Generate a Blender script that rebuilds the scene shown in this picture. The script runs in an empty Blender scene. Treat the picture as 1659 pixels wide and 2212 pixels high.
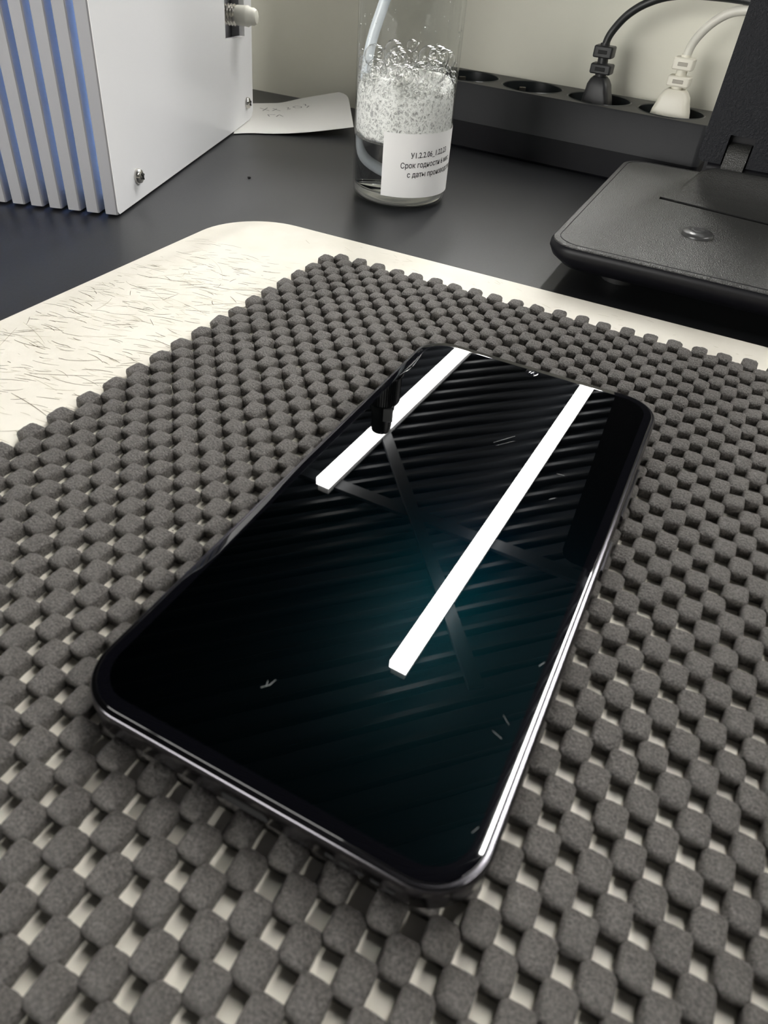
import bpy, bmesh, math, random
import numpy as np
from mathutils import Vector, Matrix

random.seed(7)
rng = np.random.default_rng(7)
scene = bpy.context.scene
COL = scene.collection
PI = math.pi

# ------------------------------------------------------------------ camera
cam_d = bpy.data.cameras.new('camera')
cam = bpy.data.objects.new('camera', cam_d)
COL.objects.link(cam)
Rm = ((0.88876692, 0.45373064, 0.06497591),      # right
      (0.34646297, -0.57220279, -0.74333531),    # down
      (-0.3000946, 0.68316358, -0.66575577))     # forward
Cpos = Vector((0.07347523, -0.03619445, 0.11687834))
M = Matrix(((Rm[0][0], -Rm[1][0], -Rm[2][0], Cpos.x),
            (Rm[0][1], -Rm[1][1], -Rm[2][1], Cpos.y),
            (Rm[0][2], -Rm[1][2], -Rm[2][2], Cpos.z),
            (0, 0, 0, 1)))
cam.matrix_world = M
cam_d.sensor_fit = 'VERTICAL'
cam_d.sensor_height = 36.0
cam_d.sensor_width = 27.0
cam_d.lens = 1452.16 / 2212.0 * 36.0
cam_d.clip_start = 0.005
cam_d.clip_end = 50
cam_d.dof.use_dof = True
cam_d.dof.focus_distance = 0.30
cam_d.dof.aperture_fstop = 32.0
scene.camera = cam

# ------------------------------------------------------------------ world, exposure
world = bpy.data.worlds.new('room_ambient')
scene.world = world
world.use_nodes = True
bg = world.node_tree.nodes['Background']
bg.inputs[0].default_value = (0.86, 0.88, 0.92, 1)
bg.inputs[1].default_value = 0.04
scene.view_settings.view_transform = 'Standard'
scene.view_settings.look = 'None'
scene.view_settings.exposure = 0.14
scene.view_settings.gamma = 1.0
scene.view_settings.use_curve_mapping = False
scene.cycles.transparent_max_bounces = 48
scene.cycles.max_bounces = 14
scene.cycles.transmission_bounces = 12
scene.cycles.caustics_refractive = True
scene.cycles.sample_clamp_indirect = 6.0
LAMP_STRENGTH = 94.0
LAMP_COLOR = (1.0, 0.985, 0.955)


# ------------------------------------------------------------------ materials
def principled(name, color, rough=0.5, metallic=0.0, spec=0.5, coat=0.0, coat_rough=0.03, ior=1.5):
    m = bpy.data.materials.new(name)
    m.use_nodes = True
    b = m.node_tree.nodes['Principled BSDF']
    b.inputs['Base Color'].default_value = (*color, 1)
    b.inputs['Roughness'].default_value = rough
    b.inputs['Metallic'].default_value = metallic
    b.inputs['Specular IOR Level'].default_value = spec
    b.inputs['Coat Weight'].default_value = coat
    b.inputs['Coat Roughness'].default_value = coat_rough
    b.inputs['IOR'].default_value = ior
    return m


def nd(m, kind, **kw):
    n = m.node_tree.nodes.new(kind)
    for k, v in kw.items():
        if k in n.inputs:
            n.inputs[k].default_value = v
        else:
            setattr(n, k, v)
    return n


def lk(m, a, ao, b, bi):
    m.node_tree.links.new(a.outputs[ao], b.inputs[bi])


def ramp(m, stops):
    r = m.node_tree.nodes.new('ShaderNodeValToRGB')
    e = r.color_ramp.elements
    while len(e) < len(stops):
        e.new(0.5)
    for el, (p, c) in zip(e, stops):
        el.position = p
        el.color = (*c, 1) if len(c) == 3 else c
    return r


def add_noise_color(m, scale, c0, c1, lo=0.35, hi=0.65, detail=6, stretch=(1, 1, 1)):
    tc = nd(m, 'ShaderNodeTexCoord')
    mp = nd(m, 'ShaderNodeMapping')
    mp.inputs['Scale'].default_value = stretch
    n = nd(m, 'ShaderNodeTexNoise', Scale=scale, Detail=detail, Roughness=0.6)
    r = ramp(m, [(lo, c0), (hi, c1)])
    lk(m, tc, 'Object', mp, 'Vector')
    lk(m, mp, 'Vector', n, 'Vector')
    lk(m, n, 'Fac', r, 'Fac')
    lk(m, r, 'Color', m.node_tree.nodes['Principled BSDF'], 'Base Color')
    return mp


def add_bump(m, scale, strength, dist, kind='noise', detail=4, stretch=(1, 1, 1)):
    tc = nd(m, 'ShaderNodeTexCoord')
    mp = nd(m, 'ShaderNodeMapping')
    mp.inputs['Scale'].default_value = stretch
    lk(m, tc, 'Object', mp, 'Vector')
    if kind == 'noise':
        n = nd(m, 'ShaderNodeTexNoise', Scale=scale, Detail=detail, Roughness=0.65)
        out = 'Fac'
    else:
        n = nd(m, 'ShaderNodeTexVoronoi', Scale=scale)
        out = 'Distance'
    lk(m, mp, 'Vector', n, 'Vector')
    bp = nd(m, 'ShaderNodeBump', Strength=strength, Distance=dist)
    lk(m, n, out, bp, 'Height')
    b = m.node_tree.nodes['Principled BSDF']
    lk(m, bp, 'Normal', b, 'Normal')
    return bp


def thin_clear(name, tint=(0.96, 0.97, 0.97), f0=0.05, f1=0.9, power=4.0, rough=0.02):
    """thin clear plastic / soap film: light passes straight, edges reflect"""
    m = bpy.data.materials.new(name)
    m.use_nodes = True
    nt = m.node_tree
    nt.nodes.clear()
    out = nt.nodes.new('ShaderNodeOutputMaterial')
    mix = nt.nodes.new('ShaderNodeMixShader')
    tr = nt.nodes.new('ShaderNodeBsdfTransparent')
    gl = nt.nodes.new('ShaderNodeBsdfGlossy')
    gl.inputs['Roughness'].default_value = rough
    tr.inputs['Color'].default_value = (*tint, 1)
    lw = nt.nodes.new('ShaderNodeLayerWeight')
    lw.inputs['Blend'].default_value = 0.5
    pw = nt.nodes.new('ShaderNodeMath')
    pw.operation = 'POWER'
    pw.inputs[1].default_value = power
    ma = nt.nodes.new('ShaderNodeMath')
    ma.operation = 'MULTIPLY_ADD'
    ma.inputs[1].default_value = f1 - f0
    ma.inputs[2].default_value = f0
    nt.links.new(lw.outputs['Facing'], pw.inputs[0])
    nt.links.new(pw.outputs[0], ma.inputs[0])
    nt.links.new(ma.outputs[0], mix.inputs['Fac'])
    nt.links.new(tr.outputs[0], mix.inputs[1])
    nt.links.new(gl.outputs[0], mix.inputs[2])
    nt.links.new(mix.outputs[0], out.inputs['Surface'])
    return m


def emitter(name, color, strength):
    m = bpy.data.materials.new(name)
    m.use_nodes = True
    nt = m.node_tree
    nt.nodes.clear()
    out = nt.nodes.new('ShaderNodeOutputMaterial')
    e = nt.nodes.new('ShaderNodeEmission')
    e.inputs['Color'].default_value = (*color, 1)
    e.inputs['Strength'].default_value = strength
    nt.links.new(e.outputs[0], out.inputs['Surface'])
    return m


MT = {}
MT['desk'] = principled('black_laminate', (0.028, 0.029, 0.031), 0.40, spec=0.45)
add_noise_color(MT['desk'], 900, (0.018, 0.019, 0.021), (0.027, 0.028, 0.030), 0.4, 0.75)
add_bump(MT['desk'], 2500, 0.25, 0.0002)
MT['wall'] = principled('cream_wall_paint', (0.74, 0.72, 0.63), 0.6, spec=0.3)
add_noise_color(MT['wall'], 9, (0.83, 0.81, 0.69), (0.87, 0.85, 0.73), 0.3, 0.7)
add_bump(MT['wall'], 420, 0.08, 0.0006)
MT['board'] = principled('cream_plastic_sheet', (0.83, 0.80, 0.70), 0.42, spec=0.4)
add_noise_color(MT['board'], 55, (0.75, 0.715, 0.615), (0.82, 0.785, 0.69), 0.3, 0.7, 8)
MT['scratch'] = principled('scratch_grime', (0.22, 0.19, 0.14), 0.8, spec=0.1)
MT['scratch_faint'] = principled('faint_scratch_grime', (0.58, 0.54, 0.44), 0.8, spec=0.1)
MT['mat'] = principled('grey_pvc_foam', (0.13, 0.12, 0.112), 0.48, spec=0.6)
add_noise_color(MT['mat'], 2200, (0.070, 0.064, 0.059), (0.32, 0.297, 0.274), 0.3, 0.72, 6)
# wrinkled skin of the foam: two octaves of relief
_b1 = add_bump(MT['mat'], 1800, 1.0, 0.0016, detail=6, stretch=(1, 1, 0.6))
MT['phone_frame'] = principled('dark_polished_metal', (0.11, 0.106, 0.116), 0.2, metallic=1.0)
MT['bezel'] = principled('black_glass_border', (0.002, 0.002, 0.003), 0.03, spec=0.6, ior=1.52)
MT['screen'] = principled('dark_screen_glass', (0.0006, 0.0024, 0.0030), 0.25, metallic=1.0, coat=1.0, coat_rough=0.008)
MT['screen'].node_tree.nodes['Principled BSDF'].inputs['Specular Tint'].default_value = (0.0, 0.01, 0.015, 1)
MT['rubber'] = principled('black_rubber', (0.012, 0.012, 0.012), 0.6)
MT['lens'] = principled('camera_lens', (0.004, 0.006, 0.012), 0.05, spec=0.8)
MT['hair_scratch'] = principled('glass_scratch', (0.16, 0.17, 0.17), 0.4)
MT['cab_white'] = principled('white_gloss_acrylic', (0.86, 0.865, 0.88), 0.22, spec=0.5)
MT['cab_edge'] = principled('white_acrylic_cut_edge', (0.80, 0.80, 0.80), 0.4)
MT['fin'] = principled('grey_fin_plastic', (0.33, 0.33, 0.345), 0.45)
MT['cab_inner'] = principled('inner_white_plastic', (0.55, 0.60, 0.72), 0.3)
MT['led'] = emitter('blue_led', (0.36, 0.56, 1.0), 120.0)
MT['steel'] = principled('screw_steel', (0.62, 0.60, 0.56), 0.22, metallic=1.0)
MT['dark'] = principled('dark_slot', (0.006, 0.006, 0.006), 0.7)
MT['nylon'] = principled('white_nylon', (0.78, 0.77, 0.68), 0.4)
MT['paper'] = principled('white_paper', (0.74, 0.735, 0.70), 0.8, spec=0.15)
MT['ink'] = principled('pen_ink', (0.05, 0.05, 0.055), 0.6)
MT['label'] = principled('white_sticker', (0.84, 0.835, 0.82), 0.55, spec=0.3)
MT['print'] = principled('black_print', (0.03, 0.03, 0.03), 0.6)
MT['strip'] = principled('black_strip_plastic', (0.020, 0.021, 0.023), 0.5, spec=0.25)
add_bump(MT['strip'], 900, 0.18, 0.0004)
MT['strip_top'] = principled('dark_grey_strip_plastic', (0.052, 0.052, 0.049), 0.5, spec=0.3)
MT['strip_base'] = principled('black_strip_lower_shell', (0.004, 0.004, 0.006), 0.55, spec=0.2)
MT['cup'] = principled('black_socket_cup', (0.012, 0.015, 0.016), 0.35)
MT['brass'] = principled('earth_clip_metal', (0.45, 0.42, 0.36), 0.3, metallic=1.0)
MT['plug_black'] = principled('black_plug_rubber', (0.026, 0.026, 0.027), 0.42, spec=0.4)
MT['plug_white'] = principled('ivory_plug_plastic', (0.78, 0.75, 0.64), 0.4)
MT['cord_black'] = principled('black_cord', (0.02, 0.022, 0.022), 0.4)
MT['cord_white'] = principled('ivory_cord', (0.72, 0.70, 0.62), 0.4)
MT['leather'] = principled('black_leatherette', (0.055, 0.055, 0.052), 0.36, spec=0.5)
add_bump(MT['leather'], 1700, 0.6, 0.0005, 'voronoi')
MT['stand_side'] = principled('black_smooth_plastic', (0.005, 0.005, 0.007), 0.45, spec=0.3)
MT['stand_grain'] = principled('black_grained_plastic', (0.007, 0.008, 0.011), 0.5, spec=0.25)
add_bump(MT['stand_grain'], 700, 0.7, 0.0006)
MT['button'] = principled('grey_rubber_disc', (0.055, 0.055, 0.055), 0.3)
MT['bottle'] = thin_clear('clear_bottle_plastic', (0.955, 0.965, 0.96), 0.035, 0.75, 4.5)
MT['film'] = thin_clear('soap_film', (0.985, 0.985, 0.98), 0.04, 1.0, 2.2, 0.05)
MT['cap'] = principled('black_cap_plastic', (0.016, 0.018, 0.018), 0.35)
MT['tube'] = principled('milky_tube', (0.75, 0.80, 0.85), 0.25)
MT['clear_tip'] = principled('clear_nozzle_plastic', (0.8, 0.82, 0.82), 0.15)
MT['clear_tip'].node_tree.nodes['Principled BSDF'].inputs['Transmission Weight'].default_value = 0.6
MT['debris'] = principled('dark_debris', (0.012, 0.012, 0.012), 0.6)
MT['ceiling'] = principled('dark_ceiling_void', (0.03, 0.035, 0.045), 0.8)
MT['slat'] = principled('grey_ceiling_slat', (0.006, 0.008, 0.011), 0.6)
MT['lamp'] = emitter('lamp_diffuser', LAMP_COLOR, LAMP_STRENGTH)
MT['fill_glow'] = emitter('fill_light_pane', (1.0, 0.985, 0.95), 13.0)
MT['rear_wall'] = principled('grey_rear_wall', (0.35, 0.35, 0.34), 0.8)
MT['housing'] = principled('lamp_housing_white', (0.6, 0.6, 0.6), 0.5)

# liquid: real refraction
m = bpy.data.materials.new('clear_liquid')
m.use_nodes = True
b = m.node_tree.nodes['Principled BSDF']
b.inputs['Base Color'].default_value = (0.97, 0.98, 0.98, 1)
b.inputs['Roughness'].default_value = 0.0
b.inputs['IOR'].default_value = 1.33
b.inputs['Transmission Weight'].default_value = 1.0
MT['liquid'] = m
m = m.copy()
m.name = 'thick_clear_base'
b = m.node_tree.nodes['Principled BSDF']
b.inputs['Base Color'].default_value = (0.9, 0.89, 0.85, 1)
b.inputs['Transmission Weight'].default_value = 0.85
b.inputs['Roughness'].default_value = 0.12
MT['milky'] = m

# foam mass: white bubble walls around half clear cells
m = bpy.data.materials.new('soap_foam')
m.use_nodes = True
nt = m.node_tree
b = nt.nodes['Principled BSDF']
b.inputs['Base Color'].default_value = (0.86, 0.86, 0.82, 1)
b.inputs['Roughness'].default_value = 0.25
out = nt.nodes['Material Output']
tr = nt.nodes.new('ShaderNodeBsdfTransparent')
mix = nt.nodes.new('ShaderNodeMixShader')
tc = nd(m, 'ShaderNodeTexCoord')
nz = nd(m, 'ShaderNodeTexNoise', Scale=260.0, Detail=3.0)
lk(m, tc, 'Object', nz, 'Vector')
dv = nt.nodes.new('ShaderNodeMixRGB')
dv.blend_type = 'ADD'
dv.inputs['Fac'].default_value = 0.006
lk(m, tc, 'Object', dv, 1)
lk(m, nz, 'Color', dv, 2)
v = nd(m, 'ShaderNodeTexVoronoi', Scale=900.0)
v.feature = 'DISTANCE_TO_EDGE'
v3 = nd(m, 'ShaderNodeTexVoronoi', Scale=380.0)
v3.feature = 'DISTANCE_TO_EDGE'
lk(m, dv, 0, v, 'Vector')
lk(m, dv, 0, v3, 'Vector')
mn = nt.nodes.new('ShaderNodeMath')
mn.operation = 'MULTIPLY'
lk(m, v, 'Distance', mn, 0)
lk(m, v3, 'Distance', mn, 1)
r = ramp(m, [(0.002, (1.0, 1.0, 1.0)), (0.09, (0.50, 0.50, 0.50))])
lk(m, mn, 0, r, 'Fac')
lk(m, r, 'Color', mix, 'Fac')
nt.links.new(tr.outputs[0], mix.inputs[1])
nt.links.new(b.outputs[0], mix.inputs[2])
nt.links.new(mix.outputs[0], out.inputs['Surface'])
bp = nd(m, 'ShaderNodeBump', Strength=1.0, Distance=0.004)
bp.invert = True
lk(m, mn, 0, bp, 'Height')
lk(m, bp, 'Normal', b, 'Normal')
b.inputs['Base Color'].default_value = (0.93, 0.93, 0.90, 1)
b.inputs['Subsurface Weight'].default_value = 0.0
MT['foam'] = m


# ------------------------------------------------------------------ object helpers
def smooth(me, angle=None):
    for p in me.polygons:
        p.use_smooth = True
    if angle is not None:
        me.set_sharp_from_angle(angle=math.radians(angle))


def mesh_obj(name, verts, faces, mats, parent=None, mat_idx=None, smooth_angle=None, loc=None):
    me = bpy.data.meshes.new(name)
    me.from_pydata([tuple(map(float, v)) for v in verts], [], [tuple(int(i) for i in f) for f in faces])
    if not isinstance(mats, (list, tuple)):
        mats = [mats]
    for mm in mats:
        me.materials.append(mm)
    if mat_idx is not None:
        me.polygons.foreach_set('material_index', list(mat_idx))
    bm = bmesh.new()
    bm.from_mesh(me)
    bmesh.ops.recalc_face_normals(bm, faces=bm.faces[:])
    bm.to_mesh(me)
    bm.free()
    me.update()
    if smooth_angle is not None:
        smooth(me, smooth_angle)
    o = bpy.data.objects.new(name, me)
    COL.objects.link(o)
    if parent:
        o.parent = parent
    if loc is not None:
        o.location = loc
    return o


class MB:
    """collects simple shapes into one mesh"""
    def __init__(s):
        s.v, s.f, s.m = [], [], []

    def add(s, verts, faces, mi=0):
        n = len(s.v)
        s.v += [tuple(v) for v in verts]
        s.f += [tuple(i + n for i in f) for f in faces]
        s.m += [mi] * len(faces)
        return s

    def box(s, c, size, fr=None, mi=0, bevel=0.0):
        hx, hy, hz = [k / 2 for k in size]
        if bevel > 0:
            bv = bevel
            rings = [(hx - bv, hy - bv, -hz), (hx, hy, -hz + bv), (hx, hy, hz - bv), (hx - bv, hy - bv, hz)]
            vs, fs = [], []
            for (a, b_, z) in rings:
                vs += [(-a, -b_, z), (a, -b_, z), (a, b_, z), (-a, b_, z)]
            fs.append((3, 2, 1, 0))
            for k in range(3):
                for j in range(4):
                    fs.append((4 * k + j, 4 * k + (j + 1) % 4, 4 * k + 4 + (j + 1) % 4, 4 * k + 4 + j))
            fs.append((12, 13, 14, 15))
        else:
            vs = [(-hx, -hy, -hz), (hx, -hy, -hz), (hx, hy, -hz), (-hx, hy, -hz),
                  (-hx, -hy, hz), (hx, -hy, hz), (hx, hy, hz), (-hx, hy, hz)]
            fs = [(3, 2, 1, 0), (4, 5, 6, 7), (0, 1, 5, 4), (1, 2, 6, 5), (2, 3, 7, 6), (3, 0, 4, 7)]
        c = Vector(c)
        if fr is None:
            vs = [Vector(v) + c for v in vs]
        else:
            vs = [c + fr[0] * v[0] + fr[1] * v[1] + fr[2] * v[2] for v in vs]
        return s.add(vs, fs, mi)

    def loft(s, rings, cap0=True, cap1=True, mi=0):
        n = len(rings[0])
        vs = [p for r_ in rings for p in r_]
        fs = []
        for k in range(len(rings) - 1):
            for j in range(n):
                fs.append((k * n + j, k * n + (j + 1) % n, (k + 1) * n + (j + 1) % n, (k + 1) * n + j))
        if cap0:
            fs.append(tuple(range(n - 1, -1, -1)))
        if cap1:
            k = (len(rings) - 1) * n
            fs.append(tuple(range(k, k + n)))
        return s.add(vs, fs, mi)

    def tube(s, pts, rad, n=12, mi=0, cap=True):
        pts = [Vector(p) for p in pts]
        rings = []
        up = Vector((0, 0, 1))
        prev = None
        for i, p in enumerate(pts):
            t = (pts[min(i + 1, len(pts) - 1)] - pts[max(i - 1, 0)]).normalized()
            if prev is None:
                a = t.cross(up)
                if a.length < 1e-3:
                    a = t.cross(Vector((1, 0, 0)))
                a.normalize()
            else:
                a = (prev - t * prev.dot(t)).normalized()
            prev = a
            b_ = t.cross(a)
            rr = rad[i] if isinstance(rad, (list, tuple)) else rad
            rings.append([p + (a * math.cos(2 * PI * k / n) + b_ * math.sin(2 * PI * k / n)) * rr for k in range(n)])
        return s.loft(rings, cap, cap, mi)

    def lathe(s, prof, c=(0, 0, 0), fr=None, n=32, mi=0, cap0=True, cap1=True):
        c = Vector(c)
        if fr is None:
            fr = (Vector((1, 0, 0)), Vector((0, 1, 0)), Vector((0, 0, 1)))
        rings = []
        for (rr, z) in prof:
            rings.append([c + fr[0] * (rr * math.cos(2 * PI * k / n)) + fr[1] * (rr * math.sin(2 * PI * k / n)) + fr[2] * z
                          for k in range(n)])
        return s.loft(rings, cap0, cap1, mi)

    def build(s, name, mats, parent=None, smooth_angle=35, loc=None):
        return mesh_obj(name, s.v, s.f, mats, parent, s.m, smooth_angle, loc)


def thing(name, label, cat, loc=(0, 0, 0), group=None, rz=0.0):
    o = bpy.data.objects.new(name, None)
    o.empty_display_size = 0.02
    COL.objects.link(o)
    o.location = loc
    o.rotation_euler = (0, 0, rz)
    return tag(o, label, cat, group)


def tag(o, label, cat, group=None):
    o['label'] = label
    o['category'] = cat
    if group:
        o['group'] = group
    return o


def struct(o):
    o['kind'] = 'structure'
    return o


def rounded_rect(x0, x1, y0, y1, rad, n=10):
    pts = []
    rr = rad if isinstance(rad, (list, tuple)) else [rad] * 4
    for (cx, cy, a0, q) in ((x1 - rr[0], y1 - rr[0], 0, rr[0]), (x0 + rr[1], y1 - rr[1], 90, rr[1]),
                            (x0 + rr[2], y0 + rr[2], 180, rr[2]), (x1 - rr[3], y0 + rr[3], 270, rr[3])):
        for k in range(n + 1):
            a = math.radians(a0 + 90 * k / n)
            pts.append((cx + q * math.cos(a), cy + q * math.sin(a)))
    return pts


def fill_with_holes(outer, holes, z_fn):
    """flat face bounded by outer and pierced by holes -> verts, tris"""
    bm = bmesh.new()
    edges = []
    for loop in [outer] + holes:
        vs = [bm.verts.new((p[0], p[1], 0)) for p in loop]
        for i in range(len(vs)):
            edges.append(bm.edges.new((vs[i], vs[(i + 1) % len(vs)])))
    bmesh.ops.triangle_fill(bm, use_beauty=True, use_dissolve=False, edges=edges)
    bm.verts.index_update()
    vs = [z_fn(v.co.x, v.co.y) for v in bm.verts]
    fs = [tuple(v.index for v in f.verts) for f in bm.faces]
    bm.free()
    return vs, fs


# ================================================================== THE SETTING
# wall behind the desk (a low white back wall; the room goes on above it)
w = MB().box((0.15, 0.5115, 0.07), (2.3, 0.035, 0.21))
wall = struct(w.build('wall_back', MT['wall'], smooth_angle=None))

# ceiling: dark void with diagonal slats
cb = MB().box((-0.3, 3.0, 2.36), (14, 14, 0.04), mi=0)
dvec = Vector((0.7071, 0.7071, 0))
nvec = Vector((-0.7071, 0.7071, 0))
zvec = Vector((0, 0, 1))
for k in range(-58, 59):
    c = Vector((-0.3, 2.6, 2.12)) + nvec * (k * 0.102)
    L = 2 * (7.4 - abs(k * 0.102)) * 0.98
    cb.box(c, (L, 0.020, 0.05), (dvec, nvec, zvec), mi=1)
cb.box((-0.3, 2.25, 2.08), (8.0, 0.07, 0.02), mi=1)
cb.box((-0.84, 2.33, 2.07), (2.2, 0.06, 0.02), (Vector((0.63, -0.78, 0)), Vector((0.78, 0.63, 0)), zvec), mi=1)
ceil = struct(cb.build('ceiling', [MT['ceiling'], MT['slat']], smooth_angle=None))

# rear wall of the room behind the viewer; unseen glowing window added to light wall and fins
struct(MB().box((-0.3, -3.05, 0.8), (8.4, 0.1, 3.1)).build('wall_rear', MT['rear_wall'], smooth_angle=None))
win = bpy.data.objects.new('fill_window_1', None)
COL.objects.link(win)
win.location = (-1.55, -2.97, 0.45)
struct(win)
WW, WH = 2.4, 1.1
wp = MB().box((0, 0, 0), (WW, 0.02, WH)).build('pane', MT['fill_glow'], win, None)
wf = MB()
for sx in (-1, 0, 1):
    wf.box((sx * WW / 2, 0.02, 0), (0.06, 0.06, WH + 0.06))
for sz in (-1, 1):
    wf.box((0, 0.02, sz * WH / 2), (WW, 0.06, 0.06))
wf.build('fill_window_frame', MT['housing'], win, None)

struct(MB().box((-0.3, 9.0, 0.8), (14, 0.1, 3.1)).build('wall_far', MT['rear_wall'], smooth_angle=None))

# linear ceiling lamps (their reflections are the streaks on the screen)
ldir = Vector((0.045, 0.999, 0)).normalized()
lnor = Vector((ldir.y, -ldir.x, 0))
SEG = [(-0.497, 1.375, 3.0, 'long straight ceiling lamp mirrored as the longer streak across the screen'),
       (-1.330, 2.16, 3.0, 'straight ceiling lamp mirrored as the shorter streak behind the pump reflection')]
OFF = [(0.36, 0.85, 3.0), (2.4, -0.6, 1.8)]  # first is mirrored in the glass edge; second added to light the side panel


def lamp(x0, y0, length, label, group):
    base = Vector((x0 + 0.045 * y0, y0, 2.0))
    t = thing('ceiling_lamp', label, 'lamp', base, group)
    MB().box(Vector((0, 0, 0.02)) + ldir * length / 2, (0.070, length, 0.04), (lnor, ldir, zvec)).build(
        'diffuser', MT['lamp'], t, None)
    MB().box(Vector((0, 0, 0.06)) + ldir * length / 2, (0.060, length - 0.01, 0.04), (lnor, ldir, zvec)).build(
        'housing', MT['housing'], t, None)
    return t


for s in SEG:
    lamp(s[0], s[1], s[2], s[3], None)
for s in OFF:
    lamp(s[0], s[1], s[2], 'unseen straight ceiling lamp outside the picture', 'unseen ceiling lamps')

# ================================================================== DESK
d = MB().box((0.15, -0.02, -0.0125), (2.3, 1.028, 0.025), bevel=0.001)
desk = tag(d.build('desk_top', MT['desk'], smooth_angle=None), 'matte black desk top under everything', 'desk')

# ================================================================== CREAM BOARD
outl = rounded_rect(-0.1388, 0.46, -0.32, 0.2425, [0.03, 0.031, 0.03, 0.03], 14)
bd = MB()
ins = lambda o_, e: [(p[0] + (0.16 - p[0]) / 0.3 * e, p[1] + (-0.04 - p[1]) / 0.3 * e) for p in o_]
bd.loft([[(p[0], p[1], 0.0) for p in outl], [(p[0], p[1], 0.0015) for p in outl],
         [(p[0], p[1], 0.0020) for p in ins(outl, 0.0005)]], True, True, 0)


def stroke(mb, pts, wd, z, mi):
    """thin tapering flat mark through pts"""
    n = len(pts)
    L_, R_ = [], []
    for i, p in enumerate(pts):
        t = Vector(pts[min(i + 1, n - 1)]) - Vector(pts[max(i - 1, 0)])
        t.normalize()
        q = Vector((-t.y, t.x))
        ww = wd * (0.35 + 0.65 * math.sin(PI * (i + 0.5) / n))
        L_.append((p[0] + q.x * ww / 2, p[1] + q.y * ww / 2, z))
        R_.append((p[0] - q.x * ww / 2, p[1] - q.y * ww / 2, z))
    mb.add(L_ + R_, [(i, i + 1, n + i + 1, n + i) for i in range(n - 1)], mi)


def scratch(cx, cy, ang, ln, wd, mi, curve=0.0):
    pts = []
    for i in range(6):
        t = (i / 5 - 0.5)
        bend = curve * (t * t - 0.08)
        pts.append((cx + math.cos(ang) * t * ln - math.sin(ang) * bend * ln,
                    cy + math.sin(ang) * t * ln + math.cos(ang) * bend * ln))
    stroke(bd, pts, wd, 0.00206, mi)


for k in range(540):
    u = random.betavariate(1.6, 1.5)
    cy = 0.045 + 0.165 * u
    cx = -0.133 + 0.058 * random.random()
    ang = math.radians(random.gauss(12, 15))
    if random.random() < 0.10:
        ang = math.radians(random.uniform(0, 180))
    ln = min(0.022, random.lognormvariate(-5.25, 0.55))
    dark = random.random() < 0.55
    scratch(cx, cy, ang, ln, random.uniform(0.00012, 0.00026), 1 if dark else 2, random.uniform(-0.35, 0.35))
for k in range(60):
    cx = random.uniform(-0.10, 0.25)
    scratch(cx, random.uniform(0.222, 0.239), math.radians(random.uniform(-40, 40)), random.uniform(0.001, 0.005),
            random.uniform(0.00015, 0.0003), 2, random.uniform(-0.3, 0.3))
board = bd.build('work_board', [MT['board'], MT['scratch'], MT['scratch_faint']], smooth_angle=30)
tag(board, 'thin cream plastic board with dark scratches lying on the black desk', 'board')

# ================================================================== GREY NON-SLIP MAT
H0 = np.array([77.7, 9.4]) * 1e-3
AV = np.array([8.8, 0.1]) * 1e-3
DV = np.array([4.30, -5.03]) * 1e-3
MAT_Z0, MAT_H = 0.00205, 0.0035
NA = 24
RR = [0.0, 0.28, 0.52, 0.72, 0.86, 0.95, 1.0]
ang = np.arange(NA) * 2 * PI / NA + PI / NA
EX = 10.0
unit = 1.0 / ((np.abs(np.cos(ang)) ** EX + np.abs(np.sin(ang)) ** EX) ** (1 / EX))
ux, uy = unit * np.cos(ang), unit * np.sin(ang)
cells = []
for j in range(-41, 34):
    for i in range(-40, 60):
        c = H0 + AV * (i + 0.5) + DV * j
        xl = -0.0715 + (c[1] - 0.215) * 0.022
        if c[0] < xl - 0.0022 or c[0] > 0.235 or c[1] < -0.10 or c[1] > 0.2185:
            continue
        cells.append((c[0], c[1]))
cells = np.array(cells)
cells += rng.normal(0, 0.00011, cells.shape)
V, F = [], []
base = 0
faces_t = []
for k in range(NA):
    faces_t.append((0, 1 + k, 1 + (k + 1) % NA))
nr = len(RR) - 1
WALL = [(1.02, 0.55), (1.02, 0.25), (0.99, 0.0)]
for r_ in range(nr - 1 + len(WALL)):
    a = 1 + r_ * NA
    for k in range(NA):
        faces_t.append((a + k, a + NA + k, a + NA + (k + 1) % NA, a + (k + 1) % NA))
nv = 1 + (nr + len(WALL)) * NA
HX, HY = 0.00440 / 2 * 1.19, 0.00503 / 2 * 1.19
for (cx, cy) in cells:
    hx, hy = HX * rng.normal(1, 0.022), HY * rng.normal(1, 0.022)
    hh = MAT_H * rng.normal(1, 0.05)
    tx, ty = rng.normal(0, 0.05, 2)
    vs = np.zeros((nv, 3))
    vs[0] = (cx, cy, MAT_Z0 + hh)
    q = 1
    for rr in RR[1:]:
        corner = (np.abs(ux * uy) * rr * rr) ** 1.0
        prof = 1 - 0.20 * rr ** 2 - 0.12 * rr ** 12 - 0.03 * corner
        z = MAT_Z0 + hh * (prof + tx * ux * rr + ty * uy * rr) + rng.normal(0, 0.00006, NA)
        vs[q:q + NA, 0] = cx + ux * hx * rr
        vs[q:q + NA, 1] = cy + uy * hy * rr
        vs[q:q + NA, 2] = z
        q += NA
    for (rr, zz) in WALL:
        jit = rng.normal(1, 0.02, NA)
        vs[q:q + NA, 0] = cx + ux * hx * rr * jit
        vs[q:q + NA, 1] = cy + uy * hy * rr * jit
        vs[q:q + NA, 2] = MAT_Z0 + hh * zz * (1 - 0.1 * np.abs(ux * uy))
        q += NA
    V.append(vs)
    F += [tuple(t + base for t in f) for f in faces_t]
    base += nv
V = np.concatenate(V)
me = bpy.data.meshes.new('non_slip_mat')
me.from_pydata(V.tolist(), [], F)
me.materials.append(MT['mat'])
me.update()
smooth(me)
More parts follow.
